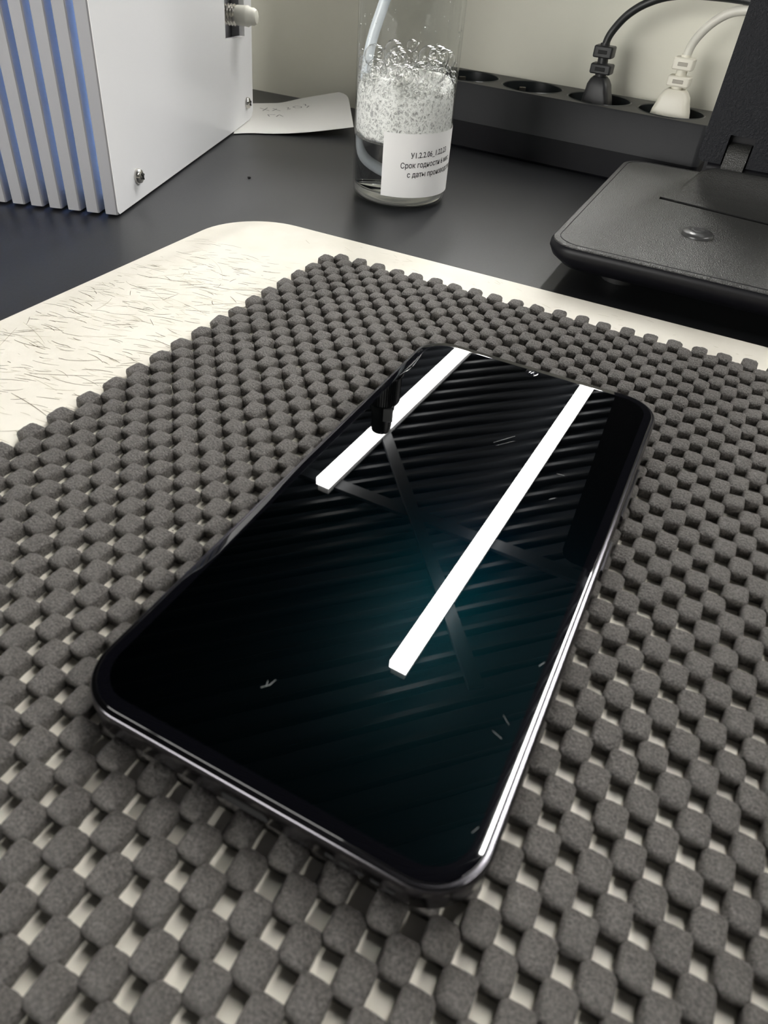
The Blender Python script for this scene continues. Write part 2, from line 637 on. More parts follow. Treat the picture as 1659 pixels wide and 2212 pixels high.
mat_o = bpy.data.objects.new('non_slip_mat', me)
COL.objects.link(mat_o)
tag(mat_o, 'dark grey non-slip mat of foam knobs and square holes on the cream board', 'mat')

# ================================================================== PHONE
PW, PL, PR = 0.0759, 0.1550, 0.0108
ph = thing('smartphone', 'black smartphone lying screen up on the grey non-slip mat', 'phone', (0, 0, 0.0053))
PT = 0.0087


def ring(e, z, rad=PR):
    return [(p[0], p[1], z) for p in rounded_rect(e, PW - e, e, PL - e, max(0.001, rad - e), 14)]


fb = MB()
fb.loft([ring(0.0022, 0.0), ring(0.0010, 0.0004), ring(0.0003, 0.0012), ring(0.0, 0.0024), ring(0.0, 0.0062),
         ring(0.0001, 0.0074), ring(0.0003, 0.0079), ring(0.00045, 0.00808), ring(0.00058, 0.008165), ring(0.00070, 0.008182), ring(0.00125, 0.008222)], True, True)
frame = fb.build('frame', MT['phone_frame'], ph, 50)
gb = MB()
gb.loft([ring(0.00125, 0.0076), ring(0.00122, 0.0083), ring(0.00132, 0.00851), ring(0.00145, 0.00858), ring(0.00158, 0.008593), ring(0.0020, 0.008625), ring(0.0026, 0.008668), ring(0.0030, 0.008692), ring(0.0033, 0.0087)], True, False)
gb.loft([ring(0.0033, 0.0087), ring(0.0036, 0.0087)], False, False)
glass = gb.build('glass_border', MT['bezel'], ph, 60)
glass['label'] = 'curved black glass border around the screen'
sb = MB()
sb.loft([ring(0.0036, 0.0087)], False, True)
o_s = sb.build('screen', MT['screen'], ph, None)
for (pts, wd) in (([(0.0295, 0.0170), (0.0306, 0.0182), (0.0309, 0.0196)], 0.00016), ([(0.0302, 0.0176), (0.0298, 0.0188)], 0.00012),
                  ([(0.0690, 0.0330), (0.0706, 0.0316)], 0.00007), ([(0.0684, 0.0292), (0.0704, 0.0285)], 0.00007),
                  ([(0.0715, 0.046), (0.0722, 0.0475)], 0.0001), ([(0.0395, 0.109), (0.0435, 0.115)], 0.00009),
                  ([(0.0405, 0.108), (0.0442, 0.1128)], 0.00007), ([(0.058, 0.105), (0.060, 0.1052)], 0.0001),
                  ([(0.0592, 0.094), (0.0604, 0.0955)], 0.0001), ([(0.0716, 0.0115), (0.0722, 0.0128)], 0.00008)):
    mbs = MB()
    if len(pts) == 2:
        pts = [pts[0], ((pts[0][0] + pts[1][0]) / 2, (pts[0][1] + pts[1][1]) / 2), pts[1]]
    stroke(mbs, pts, wd, 0.00873, 0)
    mbs.build('scratch', MT['hair_scratch'], o_s, None)
cm = MB().lathe([(0.0019, 0.0), (0.0019, 0.00006), (0.0016, 0.00008)], (0.0370, 0.1503, 0.0087), n=28, mi=0)
o_c = cm.build('front_camera', MT['bezel'], o_s, 40)
MB().lathe([(0.0011, 0.0), (0.0008, 0.0001), (0.0004, 0.00014)], (0.0370, 0.1503, 0.0088), n=24).build('lens', MT['lens'], o_c, 60)
# side keys on the right edge
for (y0, y1, nm) in ((0.1015, 0.1235, 'volume_key'), (0.0805, 0.0915, 'power_key')):
    kb = MB().box((PW + 0.0001, (y0 + y1) / 2, 0.0040), (0.0012, y1 - y0, 0.0024), bevel=0.0003)
    kb.build(nm, MT['phone_frame'], ph, 40)
# bottom edge: port, speaker slots
def slot(cx, hw, hh_):
    pts = []
    for k in range(24):
        a = 2 * PI * k / 24
        sx = math.copysign(1, math.cos(a)) * (hw - hh_) + hh_ * math.cos(a)
        pts.append((cx + sx, hh_ * math.sin(a)))
    return pts


sl = slot(PW / 2, 0.0045, 0.0013)
MB().loft([[(p[0], -0.00012, 0.0040 + p[1]) for p in sl], [(p[0], 0.0012, 0.0040 + p[1]) for p in sl]]).build('charging_port', MT['dark'], ph, 30)
for k in range(5):
    sl = slot(0.0535 + k * 0.0026, 0.0008, 0.0006)
    MB().loft([[(p[0], -0.00010, 0.0040 + p[1]) for p in sl], [(p[0], 0.0008, 0.0040 + p[1]) for p in sl]]).build('speaker_hole', MT['dark'], ph, 30)

# ================================================================== WHITE CABINET WITH FINS
E1 = Vector((-0.9434, -0.3314, 0)).normalized()     # along the finned front
E2 = Vector((-0.3128, 0.9498, 0)).normalized()      # along the white side
CA = Vector((-0.1827, 0.2051, 0))
cab = thing('air_cleaner', 'white box with grey vertical fins and blue inner light, left of the bottle', 'appliance', CA)


def cp(a, b_, z):
    p = E1 * a + E2 * b_ + Vector((0.031 * z, 0.0325 * z, z))
    return p


def cbox(mb, a0, a1, b0, b1, z0, z1, mi=0):
    vs = [cp(a, b_, z) for z in (z0, z1) for (a, b_) in ((a0, b0), (a1, b0), (a1, b1), (a0, b1))]
    mb.add(vs, [(3, 2, 1, 0), (4, 5, 6, 7), (0, 1, 5, 4), (1, 2, 6, 5), (2, 3, 7, 6), (3, 0, 4, 7)], mi)


CH, CWD, CDP = 0.235, 0.142, 0.2135
# side panel with rectangular opening
out2 = [(0.0012, 0.0012), (0.176, 0.0012), (0.205, 0.0016), (0.2105, 0.0028), (0.2135, 0.0062), (0.2135, CH), (0.0, CH), (0.0, 0.0024)]
hole = [(0.1615, 0.0525), (0.1985, 0.0505), (0.1985, 0.0795), (0.1615, 0.0795)]
vt, ft = fill_with_holes(out2, [hole], lambda x, y: (x, y))
pb = MB()
pb.add([cp(0.0, x, y) for (x, y) in vt], ft, 0)
pb.add([cp(0.0035, x, y) for (x, y) in vt], ft, 0)
for loop in (out2, hole):
    n = len(loop)
    pb.add([cp(0.0, *p) for p in loop] + [cp(0.0035, *p) for p in loop],
           [(i, (i + 1) % n, n + (i + 1) % n, n + i) for i in range(n)], 1)
pb.build('side_panel', [MT['cab_white'], MT['cab_edge']], cab, None)
ib = MB()
cbox(ib, CWD - 0.0035, CWD, 0.0, CDP, 0.0012, CH)
ib.build('side_panel', MT['cab_white'], cab, None)
ib = MB()
cbox(ib, 0.0035, CWD - 0.0035, 0.012, CDP, 0.0015, 0.005)
ib.build('bottom_panel', MT['cab_white'], cab, None)
ib = MB()
cbox(ib, 0.0035, CWD - 0.0035, CDP - 0.004, CDP, 0.005, CH)
ib.build('back_panel', MT['cab_white'], cab, None)
ib = MB()
cbox(ib, 0.0, CWD, 0.0, CDP, CH, CH + 0.004)
ib.build('top_panel', MT['cab_white'], cab, None)
# fins: one part each
for k in range(15):
    a0 = 0.0004 + k * 0.0092
    a1 = a0 + 0.0061
    if a1 > CWD - 0.003:
        break
    f_ = MB()
    bv = 0.0005
    rr = []
    for z in (0.0012, CH):
        rr.append([cp(a, b_, z) for (a, b_) in ((a0 + bv, -0.0005), (a1 - bv, -0.0005), (a1, 0.0), (a1, 0.0125), (a0, 0.0125), (a0, 0.0))])
    f_.loft(rr)
    f_.build('fin', MT['fin'], cab, None)
# bluish inner liner and LED rods behind the fins
ib = MB()
cbox(ib, 0.0035, CWD - 0.0035, 0.030, 0.032, 0.005, CH)
ib.build('inner_liner', MT['cab_inner'], cab, None)
for k in range(1, 14, 2):
    ib = MB()
    a = 0.0004 + k * 0.0092 + 0.0022
    ib.tube([cp(a, 0.0142, 0.012), cp(a, 0.0142, CH - 0.01)], 0.0009, 8)
    ib.build('led_rod', MT['led'], cab, 40)
# screws on the side panel
OUT = -E1
for (b_, z) in ((0.0238, 0.0122), (0.1995, 0.0128)):
    fr = (E2, Vector((0, 0, 1)), OUT)
    sc = MB().lathe([(0.0034, 0.0), (0.0034, 0.0009), (0.0030, 0.0020), (0.0018, 0.0027), (0.0005, 0.0029)], cp(0, b_, z), fr, 24)
    so = sc.build('screw', MT['steel'], cab, 50)
    cr = MB()
    for q in (0.5, 2.07):
        c_, s_ = math.cos(q), math.sin(q)
        cr.box(cp(0, b_, z) + OUT * 0.0027, (0.0034, 0.0007, 0.0008), (E2 * c_ + zvec * s_, zvec * c_ - E2 * s_, OUT))
    cr.build('cross_slot', MT['dark'], so, None)
# thumb screw in the opening: steel thread with a white nylon head
tc_ = cp(0, 0.1855, 0.0625)
fr = (E2, Vector((0, 0, 1)), OUT)
prof = []
for k in range(13):
    prof.append((0.0058 if k % 2 else 0.0048, -0.0115 + k * 0.0009))
th_o = MB().lathe(prof, tc_, fr, 24).build('threaded_stud', MT['steel'], cab, 30)
MB().lathe([(0.0046, -0.0012), (0.0052, 0.0), (0.0054, 0.0055), (0.0056, 0.0068), (0.0046, 0.0085), (0.0046, 0.0105), (0.0036, 0.0122), (0.0012, 0.0130)],
           tc_, fr, 28).build('stud_cap', MT['nylon'], cab, 40)
ib = MB()
cbox(ib, 0.012, 0.0135, 0.150, 0.209, 0.040, 0.10)
ib.build('inner_bracket', MT['fin'], cab, None)
# feet
for (a, b_) in ((0.02, 0.03), (CWD - 0.02, 0.03), (0.02, CDP - 0.06), (CWD - 0.02, CDP - 0.03)):
    MB().lathe([(0.005, 0.0), (0.005, 0.0016)], cp(a, b_, 0), n=16).build('foot', MT['rubber'], cab, 30)

# ================================================================== PAPER SLIP
PB = np.array([[-0.2343, 0.3648, 0.0006], [-0.2275, 0.3734, 0.0006], [-0.2166, 0.3806, 0.0008], [-0.2068, 0.387, 0.0014],
               [-0.1949, 0.3947, 0.0028], [-0.1832, 0.404, 0.0045], [-0.1717, 0.4147, 0.0062]])
PTp = np.array([[-0.2828, 0.4392, 0.0006], [-0.2765, 0.4464, 0.0008], [-0.2681, 0.4546, 0.001], [-0.2593, 0.4597, 0.002],
                [-0.2466, 0.4686, 0.0055], [-0.232, 0.476, 0.009], [-0.214, 0.4804, 0.0135]])


def spl(P, u):
    n = len(P) - 1
    t = u * n
    i = min(int(t), n - 1)
    t -= i
    p0, p1, p2, p3 = P[max(i - 1, 0)], P[i], P[i + 1], P[min(i + 2, n)]
    return 0.5 * ((2 * p1) + (-p0 + p2) * t + (2 * p0 - 5 * p1 + 4 * p2 - p3) * t * t + (-p0 + 3 * p1 - 3 * p2 + p3) * t ** 3)


def paper_pt(u, v):
    a, b_ = spl(PB, u), spl(PTp, u)
    p = a + (b_ - a) * v
    return Vector(p)


NU, NV = 36, 14
pv, pf = [], []
for s_ in (0, 0.00012):
    for j in range(NV + 1):
        v_ = j / NV
        umax = 1.0 if v_ < 0.72 else 1.0 - 0.07 * ((v_ - 0.72) / 0.28) ** 2
        for i in range(NU + 1):
            p = paper_pt(i / NU * umax, v_)
            pv.append(p + Vector((0, 0, s_)))
W1 = NU + 1
for j in range(NV):
    for i in range(NU):
        q = j * W1 + i
        pf.append((q, q + 1, q + W1 + 1, q + W1))
        q += W1 * (NV + 1)
        pf.append((q, q + W1, q + W1 + 1, q + 1))
off = W1 * (NV + 1)
rim = [i for i in range(W1)] + [j * W1 + NU for j in range(1, NV + 1)] + [NV * W1 + i for i in range(NU - 1, -1, -1)] + [j * W1 for j in range(NV - 1, 0, -1)]
for a, b_ in zip(rim, rim[1:] + rim[:1]):
    pf.append((a, b_, b_ + off, a + off))
paper = mesh_obj('paper_slip', pv, pf, MT['paper'], None, None, 40)
tag(paper, 'white paper slip with upside-down handwriting between the white box and the bottle', 'paper')
STROKES = [[(0.27, 0.715), (0.32, 0.825)], [(0.243, 0.82), (0.273, 0.785), (0.337, 0.72)], [(0.373, 0.715), (0.433, 0.78)],
           [(0.38, 0.8), (0.47, 0.705)], [(0.533, 0.8), (0.55, 0.78), (0.54, 0.755), (0.563, 0.725), (0.533, 0.72)],
           [(0.583, 0.775), (0.613, 0.785), (0.647, 0.73), (0.647, 0.7), (0.603, 0.725), (0.583, 0.775)],
           [(0.663, 0.795), (0.683, 0.78), (0.68, 0.745), (0.707, 0.715), (0.687, 0.675)],
           [(0.337, 0.525), (0.32, 0.59), (0.407, 0.58)], [(0.413, 0.515), (0.45, 0.58), (0.487, 0.51)]]
ib = MB()
for s_ in STROKES:
    pts = []
    for (a, b_) in zip(s_, s_[1:]):
        for k in range(4):
            t = k / 4
            pts.append(paper_pt(a[0] + (b_[0] - a[0]) * t, a[1] + (b_[1] - a[1]) * t) + Vector((0, 0, 0.00022)))
    pts.append(paper_pt(*s_[-1]) + Vector((0, 0, 0.00022)))
    n = len(pts)
    L_, R_ = [], []
    for i in range(n):
        t = (pts[min(i + 1, n - 1)] - pts[max(i - 1, 0)]).normalized()
        q = t.cross(zvec).normalized() * 0.00030
        L_.append(pts[i] + q)
        R_.append(pts[i] - q)
    ib.add(L_ + R_, [(i, i + 1, n + i + 1, n + i) for i in range(n - 1)])
ib.build('handwriting', MT['ink'], paper, None)

# ================================================================== PUMP BOTTLE
BX, BY, BR = -0.0915, 0.3210, 0.02525
bot = thing('pump_bottle', 'clear pump bottle half full of foam with a white printed label', 'bottle', (BX, BY, 0))
body_prof = [(0.0190, 0.0012), (0.0215, 0.0002), (0.0235, 0.0008), (0.0248, 0.0026), (BR, 0.0055), (BR, 0.030), (BR, 0.060), (BR, 0.090), (BR, 0.108),
             (0.0248, 0.114), (0.0233, 0.120), (0.0205, 0.1265), (0.0165, 0.1315), (0.0128, 0.1345), (0.0108, 0.1365), (0.0105, 0.141)]
MB().lathe(body_prof, n=72, cap1=False).build('bottle_body', MT['bottle'], bot, 60)
# thick base disc and liquid
MB().lathe([(0.0185, 0.0010), (0.0218, 0.0012), (0.0238, 0.0028), (0.0245, 0.0050), (0.0245, 0.0072)], n=64).build('bottle_base', MT['milky'], bot, 50)
MB().lathe([(0.0240, 0.0075), (0.0246, 0.0082), (0.0246, 0.0296)], n=64).build('liquid', MT['liquid'], bot, 50)
# dip tube
cr_ = Vector((0.889, 0.454, 0)).normalized()
tp = [Vector((0, 0, 0.137)), Vector((0, 0, 0.128)) - cr_ * 0.0015, Vector((0, 0, 0.105)) - cr_ * 0.0065, Vector((0, 0, 0.086)) - cr_ * 0.0128,
      Vector((0, 0, 0.070)) - cr_ * 0.0182, Vector((0, 0, 0.055)) - cr_ * 0.0205, Vector((0, 0, 0.034)) - cr_ * 0.0205,
      Vector((0, 0, 0.022)) - cr_ * 0.017, Vector((0, 0, 0.016)) - cr_ * 0.009, Vector((0, 0, 0.0125)) + cr_ * 0.002, Vector((0, 0, 0.0115)) + cr_ * 0.012]
tpp = []
arr = np.array([list(p) for p in tp])
for k in range(41):
    tpp.append(Vector(spl(arr, k / 40)))
MB().tube(tpp, 0.0026, 14).build('dip_tube', MT['tube'], bot, 60)
# foam: dense mass below, countless bubbles around and above it
fm = MB()
nA = 72
for (kind) in (0,):
    rings = []
    prof = [(0.0, 0.0302), (0.012, 0.0300), (0.0200, 0.0300), (0.0236, 0.0304), (0.0244, 0.0318), (0.0245, 0.036), (0.0245, 0.042), (0.0244, 0.047),
            (0.0240, 0.051), (0.0225, 0.0545), (0.0190, 0.0562), (0.013, 0.0568), (0.007, 0.0572), (0.0005, 0.0574)]
    for (rr, z) in prof:
        rg = []
        for k in range(nA):
            a = 2 * PI * k / nA
            amp = 0.0014 if 0.05 < z else (0.0007 if z < 0.033 else 0.0)
            dz = amp * (math.sin(3 * a + 1 + rr * 300) + 0.7 * math.sin(7 * a + 2.2 + rr * 160) + 0.5 * math.sin(13 * a)) * min(1, rr / 0.01)
            rg.append((rr * math.cos(a), rr * math.sin(a), z + dz))
        rings.append(rg)
    fm.loft(rings, True, True, 0)
bmt = bmesh.new()
bmesh.ops.create_icosphere(bmt, subdivisions=2, radius=1.0)
bmt.verts.index_update()
IV2 = [tuple(v.co) for v in bmt.verts]
IF2 = [tuple(v.index for v in f.verts) for f in bmt.faces]
bmt.free()
bmt = bmesh.new()
bmesh.ops.create_icosphere(bmt, subdivisions=1, radius=1.0)
bmt.verts.index_update()
IV1 = [tuple(v.co) for v in bmt.verts]
IF1 = [tuple(v.index for v in f.verts) for f in bmt.faces]
bmt.free()


def bubble(p, rad, hi=True):
    iv, if_ = (IV2, IF2) if hi else (IV1, IF1)
    fm.add([(p[0] + v[0] * rad, p[1] + v[1] * rad, p[2] + v[2] * rad) for v in iv], if_, 1)


def in_bottle(a, rr, z, rad):
    rmax = 0.0246 - rad
    return (min(rr, rmax) * math.cos(a), min(rr, rmax) * math.sin(a), z)


for k in range(1900):           # fine bubbles against the wall
    z = 0.0295 + abs(random.gauss(0, 0.011))
    rad = random.uniform(0.00026, 0.00070) * (1 + (z - 0.03) * 26)
    if z > 0.062:
        continue
    bubble(in_bottle(random.uniform(0, 2 * PI), 0.03, z, rad), rad, rad > 0.0007)
for k in range(540):           # middling bubbles on top of the mass
    z = 0.050 + abs(random.gauss(0, 0.006))
    rad = random.uniform(0.0006, 0.0019)
    bubble(in_bottle(random.uniform(0, 2 * PI), 0.026 * math.sqrt(random.random()), min(z, 0.067), rad), rad)
for k in range(26):            # big thin bubbles at the very top
    rad = random.uniform(0.0026, 0.0056)
    bubble(in_bottle(random.uniform(0, 2 * PI), 0.024 * math.sqrt(random.random()), random.uniform(0.056, 0.067), rad), rad)
for k in range(60):            # droplets high on the wall
    rad = random.uniform(0.0002, 0.0005)
    bubble(in_bottle(random.uniform(0, 2 * PI), 0.03, random.uniform(0.066, 0.095), rad), rad, False)
fo = fm.build('foam', [MT['foam'], MT['film']], bot, 80)
fo['kind'] = 'stuff'
# label wrapped around the front
LR = BR + 0.00018


def on_cyl(a_deg, z, rr=LR):
    a = math.radians(a_deg)
    return (rr * math.cos(a), rr * math.sin(a), z)


lb = MB()
NL = 40
vs = []
A0, A1 = -86.5, 52.0
for k in range(NL + 1):
    a = A0 + (A1 - A0) * k / NL
    zz = 0.0004 * k / NL
    vs += [on_cyl(a, 0.0068 - zz), on_cyl(a, 0.0362 + zz)]
lb.add(vs, [(2 * k, 2 * k + 2, 2 * k + 3, 2 * k + 1) for k in range(NL)])
label = lb.build('paper_label', MT['label'], bot, 60)


def text_on_label(body, a0, z0, size, slope, parent):
    cu = bpy.data.curves.new('label_text', 'FONT')
    cu.body = body
    cu.size = size
    cu.resolution_u = 3
    cu.offset = 0.00004
    to = bpy.data.objects.new('label_text_tmp', cu)
    COL.objects.link(to)
    dg = bpy.context.evaluated_depsgraph_get()
    me_ = bpy.data.meshes.new_from_object(to.evaluated_get(dg))
    bpy.data.objects.remove(to)
    bm_ = bmesh.new()
    bm_.from_mesh(me_)
    bmesh.ops.subdivide_edges(bm_, edges=[e for e in bm_.edges if e.calc_length() > 0.0005], cuts=3)
    for v_ in bm_.verts:
        x, y = v_.co.x * 0.88, v_.co.y
        p = on_cyl(a0 + math.degrees(x / LR), z0 + y + x * slope, LR + 0.00007)
        v_.co = p
    bm_.to_mesh(me_)
    bm_.free()
    me_.materials.clear()
    me_.materials.append(MT['print'])
    for p in me_.polygons:
        p.material_index = 0
    o_ = bpy.data.objects.new('printed_line', me_)
    COL.objects.link(o_)
    o_.parent = parent
    return o_


text_on_label('У1.2.2.06_1.22.23', -54.3, 0.0253, 0.0036, 0.07, label)
text_on_label('Срок годности 6 мес', -65.5, 0.0206, 0.0036, 0.06, label)
text_on_label('с даты производства', -57.2, 0.0165, 0.0036, 0.05, label)
# ribbed black collar, pump head and clear nozzle insert
cp_ = MB()
rg = []
nR = 96
for (rr, z) in ((0.0112, 0.1385), (0.0116, 0.1390), (0.0116, 0.1585), (0.0108, 0.1600), (0.009, 0.1602)):
    rg.append([((rr - (0.00045 if (k % 2 and rr > 0.0115) else 0)) * math.cos(2 * PI * k / nR), (rr - (0.00045 if (k % 2 and rr > 0.0115) else 0)) * math.sin(2 * PI * k / nR), z) for k in range(nR)])
cp_.loft(rg)
cp_.build('ribbed_collar', MT['cap'], bot, 20)
MB().lathe([(0.0122, 0.1372), (0.0126, 0.1378), (0.0126, 0.1384), (0.0118, 0.1388)], n=40).build('neck_ring', MT['cap'], bot, 30)
MB().lathe([(0.0084, 0.160), (0.0084, 0.166), (0.0074, 0.1668), (0.0072, 0.180), (0.0066, 0.184), (0.003, 0.1850)], n=32).build('pump_head', MT['cap'], bot, 30)
fdir = Vector((0.165, -0.357, 0)).normalized()
sdir = Vector((0.908, 0.42, 0)).normalized()
MB().box(fdir * 0.0076 + sdir * 0.0042 + Vector((0, 0, 0.1662)), (0.0066, 0.0042, 0.0112), (sdir, fdir, zvec), bevel=0.0008).build('nozzle_insert', MT['clear_tip'], bot, 30)

# ================================================================== POWER STRIP
ps = thing('power_strip', 'long black four-socket power strip along the cream wall', 'power strip', (-0.0009, 0.4603, 0), rz=math.radians(-3.4))
SX0, SX1, SH = -0.158, 0.050, 0.0375
SOCK = [-0.1117, -0.0669, -0.0221, 0.0227]
outr = rounded_rect(SX0, SX1, -0.0232, 0.0240, 0.004, 6)
circ = lambda cx, r_, n=40: [(cx + r_ * math.cos(2 * PI * k / n), r_ * math.sin(2 * PI * k / n)) for k in range(n)]


def orng(e, z):
    return [(p[0], p[1], z) for p in rounded_rect(SX0 - e * 0.3, SX1 + e * 0.3, -0.0232 - e, 0.0240 + e * 0.25, 0.004, 6)]


tb = MB()
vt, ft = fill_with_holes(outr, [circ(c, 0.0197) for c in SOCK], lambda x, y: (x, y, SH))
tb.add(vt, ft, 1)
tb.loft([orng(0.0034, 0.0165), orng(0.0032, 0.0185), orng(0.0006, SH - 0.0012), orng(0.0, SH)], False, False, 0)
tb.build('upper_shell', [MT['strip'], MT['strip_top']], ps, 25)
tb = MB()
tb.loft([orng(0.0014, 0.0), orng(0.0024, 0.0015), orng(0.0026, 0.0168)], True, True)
tb.build('lower_shell', MT['strip_base'], ps, 25)
for c in SOCK:
    sb_ = MB().lathe([(0.0205, SH - 0.0002), (0.0197, SH + 0.0004), (0.0192, SH), (0.0188, SH - 0.014), (0.001, SH - 0.0142)], (c, 0, 0), n=40, cap0=False, cap1=True)
    so = sb_.build('socket', MT['cup'], ps, 40)
    for sx in (-1, 1):
        MB().lathe([(0.0027, SH - 0.01415), (0.0023, SH - 0.0140), (0.0022, SH - 0.01395)], (c + sx * 0.0067, sx * 0.0067, 0), n=16).build('pin_hole', MT['dark'], so, None)
        MB().box((c - sx * 0.0115, sx * 0.0135, SH - 0.008), (0.0046, 0.0012, 0.010),
                 (Vector((0.76, 0.65 * sx * 1, 0)), Vector((-0.65 * sx, 0.76, 0)), zvec), bevel=0.0003).build('earth_clip', MT['brass'], so, None)


# ================================================================== PLUGS WITH CORDS
def rrect3(cx, cy, hx, hy, z, r_=0.0015, n=4):
    return [(p[0], p[1], z) for p in rounded_rect(cx - hx, cx + hx, cy - hy, cy + hy, min(r_, hx * 0.9, hy * 0.9), n)]


def plug(root, mat_body, mat_cord, z0, k, tilt, cord_pts, cord_r):
    """europlug: flared flat body, stepped strain relief, cord"""
    bdy = MB()
    sec = [(0.0112, 0.0066, 0.0), (0.0112, 0.0066, 0.010), (0.0104, 0.0066, 0.0145), (0.0090, 0.0064, 0.0185), (0.0084, 0.0060, 0.0215), (0.0066, 0.0054, 0.0242), (0.0048, 0.0046, 0.0256)]
    bdy.loft([rrect3(tilt * z, 0, hx * k, hy, z0 + z, 0.0028) for (hx, hy, z) in sec])
    b_o = bdy.build('plug_body', mat_body, root, 35)
    # finger grip: sunken oval with ribs on the front left face
    for q in range(6):
        zz = z0 + 0.004 + q * 0.0017
        MB().box((-0.0048 * k + tilt * (zz - z0), -0.0067, zz), (0.0058 - 0.0003 * q, 0.0007, 0.0006), bevel=0.0002).build('grip_rib', mat_body, b_o, None)
    zt = z0 + 0.0252
    for q, (hx, hz) in enumerate(((0.0064, 0.0052), (0.0058, 0.0060))):
        zb = zt + 0.0018 + q * 0.0082
        xx = tilt * (zb - z0)
        seg = MB()
        seg.loft([rrect3(xx, 0, hx * 0.92, 0.0042, zb, 0.0012), rrect3(xx, 0, hx, 0.0046, zb + 0.0006, 0.0012),
                  rrect3(xx, 0, hx, 0.0046, zb + hz - 0.0006, 0.0012), rrect3(xx, 0, hx * 0.92, 0.0042, zb + hz, 0.0012)])
        sg = seg.build('strain_relief', mat_body, root, 30)
        MB().box((xx, -0.0046, zb + hz * 0.5), (hx * 0.95, 0.0006, 0.0019), bevel=0.0002).build('relief_slot_shade', MT['dark'] if mat_body is MT['plug_black'] else MT['relief_shade'], sg, None)  # slot shade painted as a darker bar on the relief face
    core = MB().tube([(tilt * 0.024, 0, z0 + 0.024), (tilt * 0.034, 0, z0 + 0.034), (tilt * 0.0425, 0, z0 + 0.0425)], [0.0034, 0.0031, 0.0027], 14)
    core.build('relief_core', mat_body, root, 50)
    arr_ = np.array([list(p) for p in cord_pts])
    pts = [Vector(spl(arr_, q / 48)) for q in range(49)]
    MB().tube(pts, cord_r, 14).build('cord', mat_cord, root, 60)


MT['relief_shade'] = principled('ivory_relief_shade', (0.42, 0.39, 0.33), 0.6)
PZ0 = SH - 0.0138
pl1 = thing('power_plug', 'black plug with black cord in the power strip', 'plug', (-0.0229, 0.4614, 0), rz=math.radians(-3.4))
plug(pl1, MT['plug_black'], MT['cord_black'], PZ0, 0.80, -0.10,
     [(-0.0040, 0, PZ0 + 0.036), (-0.0036, 0, PZ0 + 0.044), (-0.0005, 0, PZ0 + 0.0505), (0.0055, -0.001, PZ0 + 0.0575), (0.0145, -0.002, PZ0 + 0.0635),
      (0.027, -0.003, PZ0 + 0.068), (0.045, -0.004, PZ0 + 0.0700), (0.075, -0.004, PZ0 + 0.069), (0.10, -0.004, PZ0 + 0.060)], 0.0022)
pl2 = thing('power_plug', 'ivory white plug with white cord in the power strip', 'plug', (0.0218, 0.4588, 0), rz=math.radians(-3.4))
plug(pl2, MT['plug_white'], MT['cord_white'], PZ0, 1.02, -0.02,
     [(-0.0008, 0, PZ0 + 0.037), (-0.0002, 0, PZ0 + 0.0455), (0.003, -0.001, PZ0 + 0.0525), (0.009, -0.002, PZ0 + 0.0595), (0.0175, -0.003, PZ0 + 0.0645),
      (0.030, -0.004, PZ0 + 0.066), (0.050, -0.004, PZ0 + 0.064), (0.065, -0.004, PZ0 + 0.058)], 0.0024)

# ================================================================== BLACK STAND
st = thing('device_stand', 'black leatherette device stand on the desk right of the bottle', 'stand', (0.0, 0.25, 0.0))
BX0, BX1, BY0, BY1, BZ = 0.0095, 0.1695, 0.0005, 0.166, 0.0185


def srng(e, z, r_=0.013):
    return [(p[0], p[1], z) for p in rounded_rect(BX0 + e, BX1 - e, BY0 + e, BY1 - e, max(0.002, r_ - e * 0.5), 10)]


sbm = MB()
sbm.loft([srng(0.020, 0.0045), srng(0.013, 0.0052), srng(0.006, 0.0078), srng(0.0015, 0.0118), srng(0.0, 0.0150), srng(0.0002, 0.0170), srng(0.0008, 0.0178)], True, False)
sbm.build('base_shell', MT['stand_side'], st, 60)
slot_pts = [(0.0405, 0.0995), (0.139, 0.0857), (0.139, 0.0817), (0.0405, 0.0955)]
inner = [(p[0], p[1]) for p in srng(0.0026, 0)]
tbm = MB()
tbm.loft([srng(0.0008, 0.0176), srng(0.0011, 0.0182), srng(0.0020, 0.0185), srng(0.0026, 0.0185)], False, False)
vt, ft = fill_with_holes(inner, [slot_pts], lambda x, y: (x, y, BZ))
tbm.add(vt, ft)
ns = len(slot_pts)
tbm.add([(p[0], p[1], BZ) for p in slot_pts] + [(p[0], p[1], BZ - 0.006) for p in slot_pts],
        [(i, (i + 1) % ns, ns + (i + 1) % ns, ns + i) for i in range(ns)] + [tuple(range(ns, 2 * ns))], 1)
pad = tbm.build('leather_pad', [MT['leather'], MT['dark']], st, 40)
seam = srng(0.0034, BZ + 0.00003)
sm = MB()
sm.tube([Vector(p) for p in seam + seam[:1]], 0.00022, 6)
sm.build('seam', MT['stand_side'], pad, 60)
bt = MB().lathe([(0.0070, 0.0), (0.0070, 0.0008), (0.0064, 0.0015), (0.0042, 0.0020), (0.0031, 0.0021)], (0.0648, 0.0510, BZ), n=36)
bo = bt.build('round_pad', MT['button'], st, 50)
MB().lathe([(0.0031, 0.0018), (0.0031, 0.0024), (0.0024, 0.0025), (0.0021, 0.0022)], (0.0648, 0.0510, BZ), n=28).build('centre_ring', MT['button'], bo, 40)
for (x, y) in ((0.04, 0.03), (0.14, 0.03), (0.04, 0.135), (0.14, 0.135)):
    MB().lathe([(0.008, 0.0), (0.008, 0.0048)], (x, y, 0), n=20).build('foot', MT['rubber'], st, 30)
